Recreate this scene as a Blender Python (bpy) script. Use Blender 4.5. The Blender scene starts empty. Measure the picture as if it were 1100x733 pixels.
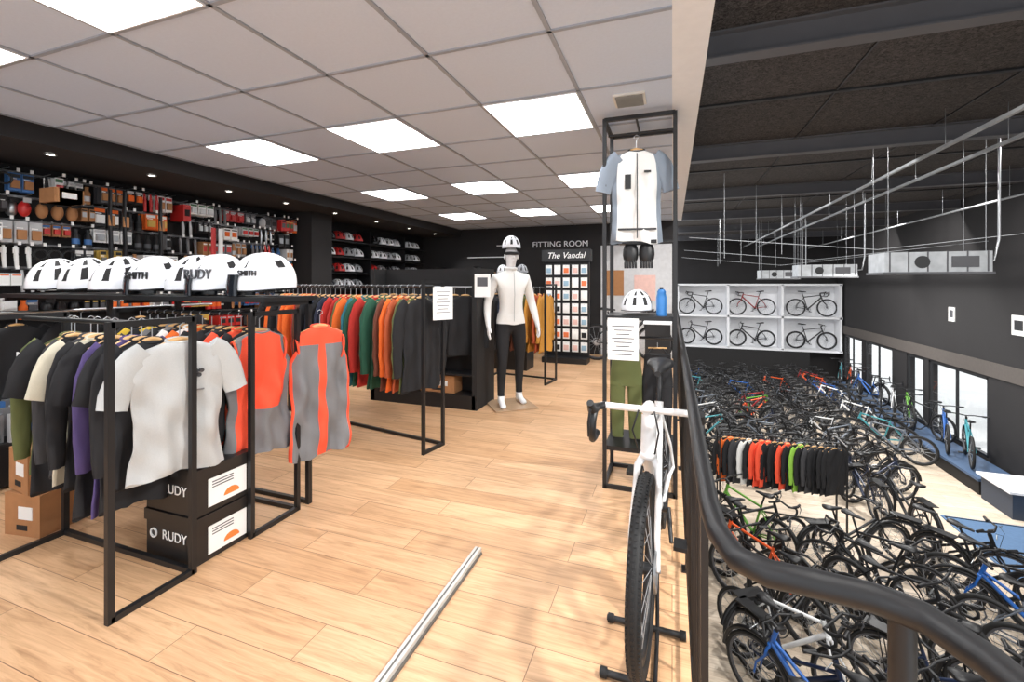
import bpy, bmesh, math, random
from mathutils import Vector, Matrix
random.seed(7)
scene = bpy.context.scene
D = bpy.data
COL = scene.collection

# ------------------------------------------------------------------ materials
def srgb(r, g, b):
    def f(c):
        c /= 255.0
        return c / 12.92 if c <= 0.04045 else ((c + 0.055) / 1.055) ** 2.4
    return (f(r), f(g), f(b), 1)

_m = {}
def mat(name, rgb, rough=0.6, metal=0.0, var=0.06, scale=18.0, bump=0.0, emit=0.0, bdist=0.01):
    if name in _m:
        return _m[name]
    m = D.materials.new(name)
    m.use_nodes = True
    nt = m.node_tree
    b = nt.nodes["Principled BSDF"]
    b.inputs["Roughness"].default_value = rough
    b.inputs["Metallic"].default_value = metal
    c = srgb(*rgb)
    tc = nt.nodes.new("ShaderNodeTexCoord")
    no = nt.nodes.new("ShaderNodeTexNoise")
    no.inputs["Scale"].default_value = scale
    no.inputs["Detail"].default_value = 4
    nt.links.new(tc.outputs["Object"], no.inputs["Vector"])
    r = nt.nodes.new("ShaderNodeValToRGB")
    r.color_ramp.elements[0].position = 0.3
    r.color_ramp.elements[1].position = 0.7
    r.color_ramp.elements[0].color = (c[0]*(1-var), c[1]*(1-var), c[2]*(1-var), 1)
    r.color_ramp.elements[1].color = (min(1, c[0]*(1+var)), min(1, c[1]*(1+var)), min(1, c[2]*(1+var)), 1)
    nt.links.new(no.outputs["Fac"], r.inputs["Fac"])
    nt.links.new(r.outputs["Color"], b.inputs["Base Color"])
    if bump:
        bp = nt.nodes.new("ShaderNodeBump")
        bp.inputs["Strength"].default_value = bump
        bp.inputs["Distance"].default_value = bdist
        nt.links.new(no.outputs["Fac"], bp.inputs["Height"])
        nt.links.new(bp.outputs["Normal"], b.inputs["Normal"])
    if emit:
        b.inputs["Emission Color"].default_value = c
        b.inputs["Emission Strength"].default_value = emit
    _m[name] = m
    return m

def wood_floor(name, c1, c2, seam, rough=0.45):
    m = D.materials.new(name); m.use_nodes = True
    nt = m.node_tree; N = nt.nodes; L = nt.links
    b = N["Principled BSDF"]; b.inputs["Roughness"].default_value = rough
    tc = N.new("ShaderNodeTexCoord")
    br = N.new("ShaderNodeTexBrick")
    br.inputs["Scale"].default_value = 1.0
    br.inputs["Brick Width"].default_value = 1.38
    br.inputs["Row Height"].default_value = 0.19
    br.inputs["Mortar Size"].default_value = 0.0018
    br.inputs["Mortar Smooth"].default_value = 0.3
    br.offset = 0.37
    br.inputs["Color1"].default_value = srgb(*c1)
    br.inputs["Color2"].default_value = srgb(*c2)
    br.inputs["Mortar"].default_value = srgb(*seam)
    L.new(tc.outputs["Object"], br.inputs["Vector"])
    mp = N.new("ShaderNodeMapping"); mp.inputs["Scale"].default_value = (0.9, 13, 1)
    ad = N.new("ShaderNodeVectorMath"); ad.operation = 'MULTIPLY_ADD'
    L.new(br.outputs["Color"], ad.inputs[0]); ad.inputs[1].default_value = (40, 40, 40)
    L.new(tc.outputs["Object"], ad.inputs[2])
    L.new(ad.outputs[0], mp.inputs["Vector"])
    no = N.new("ShaderNodeTexNoise"); no.inputs["Scale"].default_value = 2.6
    no.inputs["Detail"].default_value = 9; no.inputs["Roughness"].default_value = 0.68
    no.inputs["Distortion"].default_value = 1.0
    L.new(mp.outputs["Vector"], no.inputs["Vector"])
    rp = N.new("ShaderNodeValToRGB")
    rp.color_ramp.elements[0].position = 0.30; rp.color_ramp.elements[0].color = (0.56, 0.48, 0.41, 1)
    rp.color_ramp.elements[1].position = 0.60; rp.color_ramp.elements[1].color = (1.05, 1.05, 1.05, 1)
    e = rp.color_ramp.elements.new(0.45); e.color = (0.85, 0.81, 0.77, 1)
    L.new(no.outputs["Fac"], rp.inputs["Fac"])
    mx = N.new("ShaderNodeMix"); mx.data_type = 'RGBA'; mx.blend_type = 'MULTIPLY'
    mx.inputs["Factor"].default_value = 0.85
    L.new(br.outputs["Color"], mx.inputs["A"]); L.new(rp.outputs["Color"], mx.inputs["B"])
    L.new(mx.outputs["Result"], b.inputs["Base Color"])
    bp = N.new("ShaderNodeBump"); bp.inputs["Strength"].default_value = 0.06
    L.new(no.outputs["Fac"], bp.inputs["Height"]); L.new(bp.outputs["Normal"], b.inputs["Normal"])
    return m

def speckle(name, c1, c2, scale):
    m = D.materials.new(name); m.use_nodes = True
    nt = m.node_tree; N = nt.nodes; L = nt.links
    b = N["Principled BSDF"]; b.inputs["Roughness"].default_value = 0.9
    tc = N.new("ShaderNodeTexCoord")
    no = N.new("ShaderNodeTexNoise"); no.inputs["Scale"].default_value = scale
    no.inputs["Detail"].default_value = 8; no.inputs["Roughness"].default_value = 0.8
    no.inputs["Distortion"].default_value = 1.5
    L.new(tc.outputs["Object"], no.inputs["Vector"])
    rp = N.new("ShaderNodeValToRGB")
    rp.color_ramp.elements[0].position = 0.42; rp.color_ramp.elements[0].color = srgb(*c1)
    rp.color_ramp.elements[1].position = 0.62; rp.color_ramp.elements[1].color = srgb(*c2)
    L.new(no.outputs["Fac"], rp.inputs["Fac"]); L.new(rp.outputs["Color"], b.inputs["Base Color"])
    return m

BLACK = mat("black_powder_coat", (24, 24, 26), 0.45)
MATTE = mat("matte_black_paint", (27, 26, 27), 0.75)
DARKW = mat("charcoal_wall", (34, 32, 33), 0.8, scale=3)
RUBBER = mat("tyre_rubber", (22, 22, 23), 0.7)
STEEL = mat("brushed_steel", (175, 177, 180), 0.3, 0.9)
SPOKE = mat("spoke_steel", (165, 168, 172), 0.4, 0.4)
GALV = mat("galvanised_steel", (172, 175, 178), 0.45, 0.4, var=0.15, scale=8)
WHITE = mat("white_paint", (236, 237, 240), 0.5, var=0.02)
PLAST = mat("white_plastic", (234, 236, 240), 0.2, var=0.01)
PAPER = mat("white_paper", (238, 238, 236), 0.8, var=0.01)
WOODH = mat("hanger_wood", (205, 160, 105), 0.45, scale=30)
CARD = mat("cardboard", (172, 122, 80), 0.8)
REDC = mat("red_plastic", (190, 38, 36), 0.4)
DGREY = mat("dark_grey_metal", (80, 80, 84), 0.5, scale=5)
BEAM = mat("beam_grey_paint", (88, 88, 92), 0.5, scale=5)
TILE = mat("ceiling_tile_white", (200, 211, 228), 0.85, var=0.02, scale=60, bump=0.05)
GRID = mat("ceiling_grid_grey", (152, 158, 168), 0.5)

# ------------------------------------------------------------------ mesh builder
class MB:
    def __init__(s):
        s.v = []; s.f = []; s.mi = []; s.sm = []; s.mats = []
    def m(s, mt):
        if mt not in s.mats:
            s.mats.append(mt)
        return s.mats.index(mt)
    def add(s, vs, fs, mt, smooth=False, fm=None):
        o = len(s.v); s.v += [tuple(p) for p in vs]
        k = s.m(mt)
        for i, f in enumerate(fs):
            s.f.append(tuple(o + j for j in f))
            s.mi.append(s.m(fm[i]) if fm else k); s.sm.append(smooth)
    def box(s, c, d, mt, rz=0.0, rx=0.0, ry=0.0):
        hx, hy, hz = d[0]/2, d[1]/2, d[2]/2
        R = Matrix.Rotation(rz, 3, 'Z') @ Matrix.Rotation(ry, 3, 'Y') @ Matrix.Rotation(rx, 3, 'X')
        c = Vector(c)
        P = [c + R @ Vector((x*hx, y*hy, z*hz)) for x in (-1, 1) for y in (-1, 1) for z in (-1, 1)]
        s.add(P, [(0,1,3,2),(4,6,7,5),(0,4,5,1),(2,3,7,6),(0,2,6,4),(1,5,7,3)], mt)
    def bx(s, x0, x1, y0, y1, z0, z1, mt):
        s.box(((x0+x1)/2, (y0+y1)/2, (z0+z1)/2), (abs(x1-x0), abs(y1-y0), abs(z1-z0)), mt)
    def tube(s, pts, r, mt, n=8, closed=False, caps=True, flat=1.0, up=None):
        pts = [Vector(p) for p in pts]; N = len(pts)
        rs = r if isinstance(r, (list, tuple)) else [r]*N
        vs = []; prev = None
        for i, p in enumerate(pts):
            if closed: t = pts[(i+1) % N] - pts[i-1]
            elif i == 0: t = pts[1]-pts[0]
            elif i == N-1: t = pts[-1]-pts[-2]
            else: t = pts[i+1]-pts[i-1]
            t.normalize()
            if prev is None:
                a = Vector(up) if up else (Vector((0,0,1)) if abs(t.z) < 0.9 else Vector((1,0,0)))
                u = (a - t*a.dot(t)).normalized()
            else:
                u = (prev - t*prev.dot(t)).normalized()
            prev = u; w = t.cross(u)
            for k in range(n):
                an = 2*math.pi*k/n + (math.pi/n if n == 4 else 0)
                vs.append(p + (u*math.cos(an) + w*math.sin(an)*flat)*rs[i])
        fs = []
        for i in range(N if closed else N-1):
            j = (i+1) % N
            for k in range(n):
                k2 = (k+1) % n
                fs.append((i*n+k, i*n+k2, j*n+k2, j*n+k))
        s.add(vs, fs, mt, n > 4)
        if caps and not closed:
            s.add(vs[:n], [tuple(range(n))[::-1]], mt); s.add(vs[-n:], [tuple(range(n))], mt)
    def ring(s, c, R, r, mt, axis='y', n=32, k=6, flat=1.0):
        pts = []
        for i in range(n):
            a = 2*math.pi*i/n
            ca, sa = math.cos(a)*R, math.sin(a)*R
            pts.append(Vector(c) + (Vector((ca,0,sa)) if axis == 'y' else Vector((ca,sa,0)) if axis == 'z' else Vector((0,ca,sa))))
        s.tube(pts, r, mt, k, closed=True, flat=flat)
    def ell(s, c, r, mt, n=14, k=9, R=None):
        vs = []; fs = []
        for j in range(k+1):
            ph = math.pi*j/k
            for i in range(n):
                a = 2*math.pi*i/n
                p = Vector((r[0]*math.sin(ph)*math.cos(a), r[1]*math.sin(ph)*math.sin(a), r[2]*math.cos(ph)))
                if R is not None: p = R @ p
                vs.append(Vector(c)+p)
        for j in range(k):
            for i in range(n):
                i2 = (i+1) % n
                fs.append((j*n+i, (j+1)*n+i, (j+1)*n+i2, j*n+i2))
        s.add(vs, fs, mt, True)
    def cyl(s, a, b, r, mt, n=16): s.tube([a, b], r, mt, n)
    def loft(s, rings, mt, caps=True, fm=None, smooth=True):
        n = len(rings[0]); vs = [p for r in rings for p in r]; fs = []; ml = []
        for i in range(len(rings)-1):
            for k in range(n):
                k2 = (k+1) % n
                fs.append((i*n+k, i*n+k2, (i+1)*n+k2, (i+1)*n+k))
                ml.append(fm(i, k) if fm else mt)
        s.add(vs, fs, mt, smooth, ml)
        if caps:
            s.add(rings[0], [tuple(range(n))[::-1]], ml[0]); s.add(rings[-1], [tuple(range(n))], ml[-1])
    def mesh(s, name):
        me = D.meshes.new(name)
        me.from_pydata(s.v, [], s.f)
        for mt in s.mats: me.materials.append(mt)
        me.polygons.foreach_set("material_index", s.mi)
        me.polygons.foreach_set("use_smooth", s.sm)
        me.update()
        return me
    def obj(s, name, loc=(0,0,0), rz=0.0, parent=None):
        return place(s.mesh(name), name, loc, rz, parent)

def place(me, name, loc=(0,0,0), rz=0.0, parent=None, sc=1.0, rot=None):
    o = D.objects.new(name, me); COL.objects.link(o)
    o.location = loc; o.rotation_euler = rot if rot else (0, 0, rz)
    o.scale = (sc, sc, sc) if not isinstance(sc, tuple) else sc
    if parent: o.parent = parent
    return o

def text(body, size, loc, rot, mt, name, parent=None, ext=0.002, align='CENTER', shear=0.0):
    cu = D.curves.new(name, 'FONT'); cu.body = body; cu.size = size; cu.extrude = ext
    cu.align_x = align; cu.shear = shear
    cu.materials.append(mt)
    o = D.objects.new(name, cu); COL.objects.link(o)
    o.location = loc; o.rotation_euler = rot
    if parent: o.parent = parent
    return o

# ------------------------------------------------------------------ room shell
CAMH = 1.45
CEIL = 2.65; FX = 0.10; BACK = 9.1; LW = -5.5
LF = -2.75; HX = 6.5; HB = 22.1; HC = 3.45; FRONT = -2.2

FLOORM = wood_floor("oak_plank_floor", (220, 180, 141), (202, 160, 120), (128, 94, 66))
FLOORL = wood_floor("pale_plank_floor", (222, 208, 190), (208, 192, 172), (150, 130, 112))

b = MB(); b.bx(LW-0.1, FX, FRONT, BACK+0.1, -0.02, 0, FLOORM); b.bx(FX, 0.75, FRONT, 0.8, -0.02, 0, FLOORM)
b.obj("floor")
b = MB(); b.bx(LW-0.1, FX+0.02, FRONT, BACK+0.1, -0.32, -0.021, MATTE); b.bx(FX+0.02, 0.77, FRONT, 0.82, -0.32, -0.021, MATTE)
b.obj("mezzanine_slab")
b = MB(); b.bx(LW-0.1, HX+0.2, FRONT, HB+0.1, LF-0.1, LF, FLOORL); b.obj("floor_lower")

TX = 0.66; TY = 0.69; XO = 0.11; YL = 0.68
lx = [(XO-(2*j+2)*TX, XO-(2*j+1)*TX) for j in range(3)]
ly = [YL-2.07+i*2.07 for i in range(5)]
b = MB(); b.bx(LW, 0.0, FRONT, BACK, CEIL, CEIL+0.03, TILE); b.obj("ceiling")
b = MB()
for i in range(1, 8):
    x = max(XO-i*TX, -4.47); b.bx(x-0.011, x+0.011, FRONT, BACK, CEIL-0.008, CEIL, GRID)
y = YL-4*TY
while y < BACK:
    if y > FRONT: b.bx(-4.48, 0, y-0.011, y+0.011, CEIL-0.008, CEIL, GRID)
    y += TY
b.obj("ceiling_grid")
PANEL = mat("led_panel", (250, 252, 255), 0.5, var=0.0, emit=12)
for (x0, x1) in lx:
    for yy in ly:
        b = MB(); b.bx(x0+0.02, x1-0.02, yy+0.02, yy+TY-0.02, CEIL-0.012, CEIL-0.004, PANEL)
        b.tube([(x0+.015,yy+.015,CEIL-.008),(x1-.015,yy+.015,CEIL-.008),(x1-.015,yy+TY-.015,CEIL-.008),(x0+.015,yy+TY-.015,CEIL-.008)], 0.008, WHITE, 4, closed=True)
        b.obj("ceiling_light_panel")

b = MB(); b.bx(-0.36, -0.16, 2.9, 3.1, CEIL-0.012, CEIL-0.0, mat("vent_plastic", (214, 212, 205), 0.5))
for i in range(9): b.box((-0.26, 2.92+i*0.02, CEIL-0.016), (0.17, 0.006, 0.012), mat("vent_slat", (120, 118, 112), 0.6), rx=0.5)
b.obj("ceiling_vent")

b = MB(); b.bx(0.0, 0.172, FRONT, BACK+0.1, CEIL, HC, WHITE); b.obj("bulkhead")
b = MB(); b.bx(LW, -4.48, FRONT, BACK, 2.50, CEIL-0.001, DARKW)
b.obj("ceiling_soffit")
SPOT = mat("spot_glow", (255, 248, 235), 0.5, var=0, emit=16)
for yy in (1.55, 2.15, 2.9, 3.7, 4.5, 5.4, 6.4, 7.4, 8.4):
    b = MB(); b.ring((0,0,0), 0.035, 0.007, STEEL, 'z', 16, 5); b.cyl((0,0,-0.001), (0,0,0.006), 0.028, SPOT, 12)
    o = b.obj("recessed_spotlight", (-4.75, yy, 2.492))
    li = D.lights.new("spot_beam", 'SPOT'); li.energy = 38; li.spot_size = math.radians(110); li.spot_blend = .6; li.shadow_soft_size = .03; li.color = (1,.98,.95)
    lo = D.objects.new("spot_beam", li); COL.objects.link(lo); lo.parent = o; lo.location = (0,0,-.012); lo.rotation_euler = (0, math.radians(-28), 0)

b = MB(); b.bx(LW-0.1, LW, FRONT, BACK+0.1, 0, CEIL, DARKW); b.obj("wall_left")
b = MB(); b.bx(LW, 0.1, BACK, BACK+0.1, 0, HC, DARKW); b.obj("wall_back")
b = MB(); b.bx(LW, -5.0, 5.2, 5.62, 0, 2.5, DARKW); b.bx(LW,-4.985,5.19,5.63,0,0.1,BLACK); b.obj("pier_column")
b = MB(); b.bx(LW-0.1, 0.1, BACK+0.1, BACK+0.2, LF, HC, DARKW)
b.bx(LW-0.1, LW, FRONT, BACK+.1, LF, -0.33, DARKW); b.obj("wall_under_mezzanine")

text("FITTING ROOM", 0.17, (-2.2, BACK-0.012, 2.2), (math.pi/2, 0, 0), WHITE, "fitting_room_lettering", None, 0.004)
b = MB()
b.bx(-4.3, -3.2, BACK-0.05, BACK-0.01, 2.0, 2.02, WHITE); b.bx(-3.6, -3.1, BACK-0.05, BACK-0.01, 2.25, 2.265, WHITE)
b.obj("wall_back_trim")

# hall shell
WW = speckle("woodwool_black", (22, 20, 20), (88, 82, 80), 26)
b = MB(); b.bx(0.172, HX+0.2, FRONT, HB+0.1, HC, HC+0.1, WW); b.obj("ceiling_hall")
b = MB()
for yy in (0.7, 3.95, 7.15, 10.4, 13.7, 17.0, 20.2):
    b.bx(0.172, HX, yy-0.07, yy+0.07, HC-0.215, HC-0.2, BEAM)
    b.bx(0.172, HX, yy-0.012, yy+0.012, HC-0.2, HC-0.012, BEAM)
    b.bx(0.172, HX, yy-0.07, yy+0.07, HC-0.015, HC, BEAM)
b.obj("ceiling_beams")
b = MB()
for xx in (1.6, 3.1, 4.6, 6.1): b.bx(xx-.01, xx+.01, FRONT, HB, HC-0.01, HC, BLACK)
for yy in (2.3, 5.5, 8.7, 12, 15.3, 18.6): b.bx(.172, HX, yy-.03, yy+.03, HC-0.02, HC, BLACK)
b.obj("trim_ceiling_joints")

wins = [(12.7, 15.1), (15.35, 16.3), (17.2, 19.3), (19.6, 21.4)]
WT = -0.62; WB = -2.40
b = MB()
b.bx(HX, HX+0.2, FRONT, HB, WT, HC, DARKW); b.bx(HX, HX+0.2, FRONT, HB, LF, WB, DARKW)
ys = FRONT
for (a, c) in wins:
    b.bx(HX, HX+0.2, ys, a, WB, WT, DARKW); ys = c
b.bx(HX, HX+0.2, ys, HB, WB, WT, DARKW)
b.obj("wall_right")
b = MB(); b.bx(HX-0.03, HX, 7.5, HB-.05, WT+0.04, WT+0.36, mat("taupe_band", (84, 78, 74), 0.8)); b.obj("trim_wall_right")
G = D.materials.new("window_glass"); G.use_nodes = True
nt = G.node_tree; nt.nodes.clear()
o_ = nt.nodes.new("ShaderNodeOutputMaterial"); tr = nt.nodes.new("ShaderNodeBsdfTransparent"); gl = nt.nodes.new("ShaderNodeBsdfGlossy")
gl.inputs["Roughness"].default_value = 0.02; mxs = nt.nodes.new("ShaderNodeMixShader"); mxs.inputs[0].default_value = 0.06
nt.links.new(tr.outputs[0], mxs.inputs[1]); nt.links.new(gl.outputs[0], mxs.inputs[2]); nt.links.new(mxs.outputs[0], o_.inputs[0])
for i, (a, c) in enumerate(wins):
    b = MB()
    x = HX+0.04
    for (y0, y1, z0, z1) in ((a, c, WB, WB+.06), (a, c, WT-.06, WT), (a, a+.06, WB, WT), (c-.06, c, WB, WT)):
        b.bx(x-.03, x+.03, y0, y1, z0, z1, BLACK)
    if c-a > 1.5: b.bx(x-.025, x+.025, (a+c)/2-.02, (a+c)/2+.02, WB, WT, BLACK)
    b.bx(x-.003, x+.003, a+.05, c-.05, WB+.05, WT-.05, G)
    b.obj("window_%d" % (i+1))
b = MB(); b.bx(HX+0.2, 30, 2, 60, LF-0.2, LF-0.1, mat("paving", (225, 225, 222), 0.8, scale=1)); b.obj("street_ground")
b = MB(); b.bx(20, 21, 0, 60, LF-.1, 1.5, mat("facade_render", (238, 236, 232), 0.8, scale=1))
for i in range(12):
    b.bx(19.95, 20, 3+i*4.4, 5.2+i*4.4, -1.6, 0.4, mat("facade_glass", (150, 165, 180), 0.2))
b.obj("street_building")

b = MB(); b.bx(0.1, HX+0.2, HB, HB+0.1, LF, HC, DARKW); b.obj("wall_far")

# ------------------------------------------------------------------ bicycles
def bike_mesh(name, fm, kind="mtb", hi=False, tyre=0.026, wall=None, R=0.34, bw=1.0):
    b = MB(); n = 64 if hi else 26
    rh = Vector((-.44, 0, R)); fh = Vector((.59, 0, R)); bb = Vector((-.05, 0, .28))
    for h in (rh, fh):
        b.ring(h, R-tyre, tyre, wall or RUBBER, 'y', n, 12 if hi else 6)
        b.ring(h, R-tyre*2-0.006, 0.013 if not hi else 0.018, BLACK if hi else DGREY, 'y', n, 6 if hi else 4)
        b.cyl(h+Vector((0,-.04,0)), h+Vector((0,.04,0)), 0.022, BLACK, 10)
        b.cyl(h+Vector((0,-.062,0)), h+Vector((0,.062,0)), 0.008, STEEL, 6)
        ns = 24 if hi else 14
        for i in range(ns):
            a = 2*math.pi*i/ns; s = .03 if i % 2 else -.03
            b.tube([h+Vector((.02*math.cos(a+.5), s, .02*math.sin(a+.5))), h+Vector(((R-.06)*math.cos(a), 0, (R-.06)*math.sin(a)))], 0.0016 if hi else 0.0026, SPOKE, 3, caps=False)
        b.ring(h+Vector((0,.045,0)), .07, .006, STEEL, 'y', 18, 4, )
        if hi:
            for i in range(110):
                a = 2*math.pi*i/110
                for sx in (-.018, 0.0, .018):
                    aa = a + (0.028 if sx == 0 else 0)
                    rr_ = R-.001 - (.007 if sx else 0)
                    p = h + Vector((math.cos(aa)*rr_, sx, math.sin(aa)*rr_))
                    b.box(p, (.006, .010, .010), RUBBER, ry=-aa)
    st = Vector((-.19, 0, .78)); ht = Vector((.40, 0, .86)); hb = Vector((.445, 0, .70))
    if kind == "road": ht = Vector((.37, 0, .86)); hb = Vector((.41, 0, .71))
    if kind == "city": st = Vector((-.18,0,.70))
    tt = st + (bb-st)*0.08
    kk = 12 if hi else 7
    fat = 1.3 if hi else 1.0
    b.tube([bb, st], 0.017*fat, fm, kk)
    b.tube([tt, ht+Vector((-.005,0,-.035))] if kind != "city" else [bb+(st-bb)*.45, hb+Vector((-.01,0,.06))], 0.018*fat, fm, kk)
    b.tube([bb, hb+Vector((-.005,0,.02))], [0.024*fat, 0.026*fat], fm, kk)
    b.tube([hb+Vector((.005,0,-.01)), ht], 0.024*fat, fm, kk)
    for s in (-1, 1):
        b.tube([bb+Vector((-.02,s*.025,0)), rh+Vector((.12,s*.045,-.01)), rh+Vector((0,s*.062,0))], [.012,.011,.009], fm, 6)
        b.tube([st+(bb-st)*0.14+Vector((0,s*.015,0)), rh+Vector((.06,s*.05,.14)), rh+Vector((0,s*.062,0))], [.010,.009,.008], fm, 6)
        fk = fm if kind != "mtb" else BLACK
        b.tube([hb+Vector((.006,s*.02,-.012)), hb+Vector((.022,s*.040,-.045)), hb+Vector((.04,s*.045,-.12)), fh+Vector((-.02,s*.048,.12)), fh+Vector((0,s*.052,0))], [.016,.015,.013,.011,.009], fk, kk)
        if kind == "mtb": b.tube([hb+Vector((.035,s*.055,-.09)), hb+Vector((.065,s*.056,-.19))], .013, STEEL, 6)
    b.ell(hb+Vector((.008,0,-.004)), (.028,.036,.022), fm)
    b.cyl(bb+Vector((0,-.05,0)), bb+Vector((0,.05,0)), .024, BLACK, 10)
    b.ring(bb+Vector((0,-.05,0)), .085, .006, BLACK, 'y', 20, 4)
    b.cyl(bb+Vector((0,-.052,0)), bb+Vector((0,-.046,0)), .05, DGREY, 12)
    b.cyl(rh+Vector((0,-.05,0)), rh+Vector((0,-.03,0)), .05, STEEL, 12)
    b.tube([bb+Vector((0,-.05,.085)), rh+Vector((0,-.045,.05))], .004, DGREY, 4)
    b.tube([bb+Vector((0,-.05,-.085)), rh+Vector((.03,-.045,-.11)), rh+Vector((-.01,-.045,-.05))], .004, DGREY, 4)
    for s in (-1, 1):
        e = bb + Vector((s*.12, s*.075, -s*.11))
        b.tube([bb+Vector((0,s*.055,0)), e], [.013,.010], BLACK, 6)
        b.box(e+Vector((0,s*.05,0)), (.09,.08,.018), BLACK)
    sd = Vector((-.235, 0, .95))
    if kind == "city": sd = Vector((-.24,0,.92))
    b.tube([st, sd+Vector((0,0,-.03))], .014, BLACK, 8)
    rings = []
    for (x, w, z, t) in ((-.13,.05,.012,.02),(-.11,.075,.018,.026),(-.05,.072,.01,.028),(.02,.04,.0,.024),(.09,.022,.0,.02),(.14,.018,-.006,.014)):
        rings.append([sd+Vector((x, w*math.cos(a), z+t*math.sin(a)*(1 if math.sin(a)>0 else .9))) for a in [2*math.pi*i/10 for i in range(10)]])
    b.loft(rings, BLACK)
    sp = ht + Vector((-.008, 0, .035))
    b.tube([ht, sp], .019, BLACK, 8)
    if kind == "road":
        c = sp + Vector((.10, 0, .012))
        b.tube([sp, c], .019 if not hi else .024, BLACK if not hi else fm, kk)
        b.tube([c+Vector((0,-.2*bw,0)), c+Vector((0,.2*bw,0))], .014, BLACK if not hi else fm, kk, flat=1.0)
        for s in (-1, 1):
            P = [(0,.185,0),(.03,.208,0),(.075,.212,-.004),(.105,.214,-.035),(.105,.217,-.08),(.07,.222,-.122),(.02,.226,-.13),(-.03,.228,-.128)]
            b.tube([c+Vector((x, s*yy*bw, z)) for x, yy, z in P], .0155, BLACK, kk)
            q = .213*bw
            b.tube([c+Vector((.05,s*q,.0)), c+Vector((.12,s*q,.012)), c+Vector((.155,s*q,.045))], [.019,.019,.014], BLACK, kk)
            b.tube([c+Vector((.15,s*q,.02)), c+Vector((.165,s*(q+.005),-.03)), c+Vector((.14,s*(q+.01),-.09))], [.009,.008,.006], DGREY if not hi else BLACK, 6, flat=.6)
            if hi: b.tube([c+Vector((.02,s*.03,0)), c+Vector((.06,s*.05,-.07)), hb+Vector((.05,s*.03,.02))], .0035, BLACK, 6)
    else:
        c = sp + Vector((.06, 0, .03)); w = .36 if kind == "mtb" else .30
        back = -.04 if kind == "mtb" else -.13
        b.tube([sp, c], .018, BLACK, 8)
        b.tube([c+Vector((back,-w,.03)), c+Vector((0,-.12,.02)), c, c+Vector((0,.12,.02)), c+Vector((back,w,.03))], .012, BLACK, 7)
        for s in (-1, 1):
            b.tube([c+Vector((back*.7,s*(w-.11),.027)), c+Vector((back,s*w,.03))], .018, BLACK, 8)
            b.tube([c+Vector((.03,s*(w-.14),.01)), c+Vector((.04,s*(w-.04),-.01))], .006, STEEL, 5)
            b.tube([c+Vector((.02,s*(w-.15),.02)), c+Vector((.08,s*.05,-.02)), hb+Vector((.05,0,.02))], .003, BLACK, 4)
    if kind == "city":
        for h in (rh, fh):
            pts = [h+Vector((math.cos(a)*(R+.025), 0, math.sin(a)*(R+.025))) for a in [math.pi*(0.02+.9*i/12) for i in range(13)]]
            b.tube(pts, .022, BLACK, 5, flat=1.2)
        b.bx(-.62, -.28, -.07, .07, R+.385, R+.397, BLACK)
        for s in (-1,1): b.tube([rh+Vector((-.06,s*.06,.385)), rh+Vector((0,s*.065,0))], .006, BLACK, 5)
    return b.mesh(name)

FC = {
 "black": mat("frame_black", (26, 27, 30), 0.3), "white": mat("frame_white", (232, 232, 232), 0.25, var=.02),
 "blue": mat("frame_blue", (36, 92, 168), 0.3), "teal": mat("frame_teal", (70, 150, 160), 0.3),
 "orange": mat("frame_orange", (226, 90, 40), 0.3), "green": mat("frame_green", (100, 160, 60), 0.3),
 "grey": mat("frame_grey", (105, 112, 122), 0.3), "red": mat("frame_red", (150, 36, 38), 0.3),
 "sand": mat("frame_sand", (170, 165, 150), 0.3), "navy": mat("frame_navy", (32, 42, 66), .3)}
BM = []
for (c, kd, w) in (("black","mtb",13),("grey","mtb",5),("blue","mtb",2),("teal","mtb",1),("orange","mtb",1),("green","mtb",1),
                   ("black","city",11),("blue","city",1),("navy","city",3),("sand","city",1),("white","road",2),("black","road",6),("red","road",1)):
    me = bike_mesh("bicycle_%s_%s" % (c, kd), FC[c], kd, tyre=.028 if kd == "mtb" else .02)
    BM += [me]*w

def put_bike(x, y, z, rz, me=None, sc=1.0, name="bicycle"):
    return place(me or random.choice(BM), name, (x, y, z), rz, sc=sc)

for ci, cx in enumerate((1.15, 2.45, 3.75, 5.05)):
    y = 2.6 + ci*0.12
    while y < (8.1 if ci < 3 else 7.3):
        put_bike(cx+random.uniform(-.12,.12), y, LF, math.radians(random.choice((-40,-40,140,25)) + random.uniform(-12,12)))
        y += random.uniform(.38,.46)
for ci, cx in enumerate((0.8, 2.2, 3.6)):
    y = 10.4
    while y < 20.4:
        put_bike(cx+random.uniform(-.1,.1), y, LF, math.radians(random.choice((20,200)) + random.uniform(-8,8)))
        y += random.uniform(.38,.46)
y = 13.0
while y < 20.5:
    put_bike(4.95, y, LF, math.radians(150+random.uniform(-8,8))); y += random.uniform(.6,.72)
for x, yy in ((3.7,9.3),(3.3,9.9)):
    put_bike(x, yy, LF, math.radians(100))

BLUEP = mat("blue_platform", (70, 92, 122), .6)
b = MB()
b.bx(5.68, 6.44, 11.4, 20.8, LF+.28, LF+.33, BLUEP); b.bx(5.72, 6.42, 11.45, 20.75, LF, LF+.28, MATTE)
b.bx(5.62, 6.46, 10.4, 11.35, LF+.46, LF+.50, WHITE); b.bx(5.68,6.44,10.45,11.3,LF,LF+.46,mat("navy_panel",(46,58,76),.5))
b.obj("window_platform")
winm = [[m for m in BM if k in m.name][0] for k in ("teal", "blue_mtb", "black_mtb", "green", "white", "black_road", "blue_city", "grey", "orange")]
yy = 12.4; q = 0
while yy < 20.5:
    put_bike(6.02+random.uniform(-.02,.02), yy, LF+.33, math.radians(random.choice((70,76,112))), winm[q % 9], sc=0.98)
    yy += random.uniform(.8,1.0); q += 1
b = MB(); b.bx(4.55, 6.35, 8.3, 10.2, LF, LF+.012, mat("blue_mat", (84, 112, 146), 0.9, bump=.3))
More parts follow.
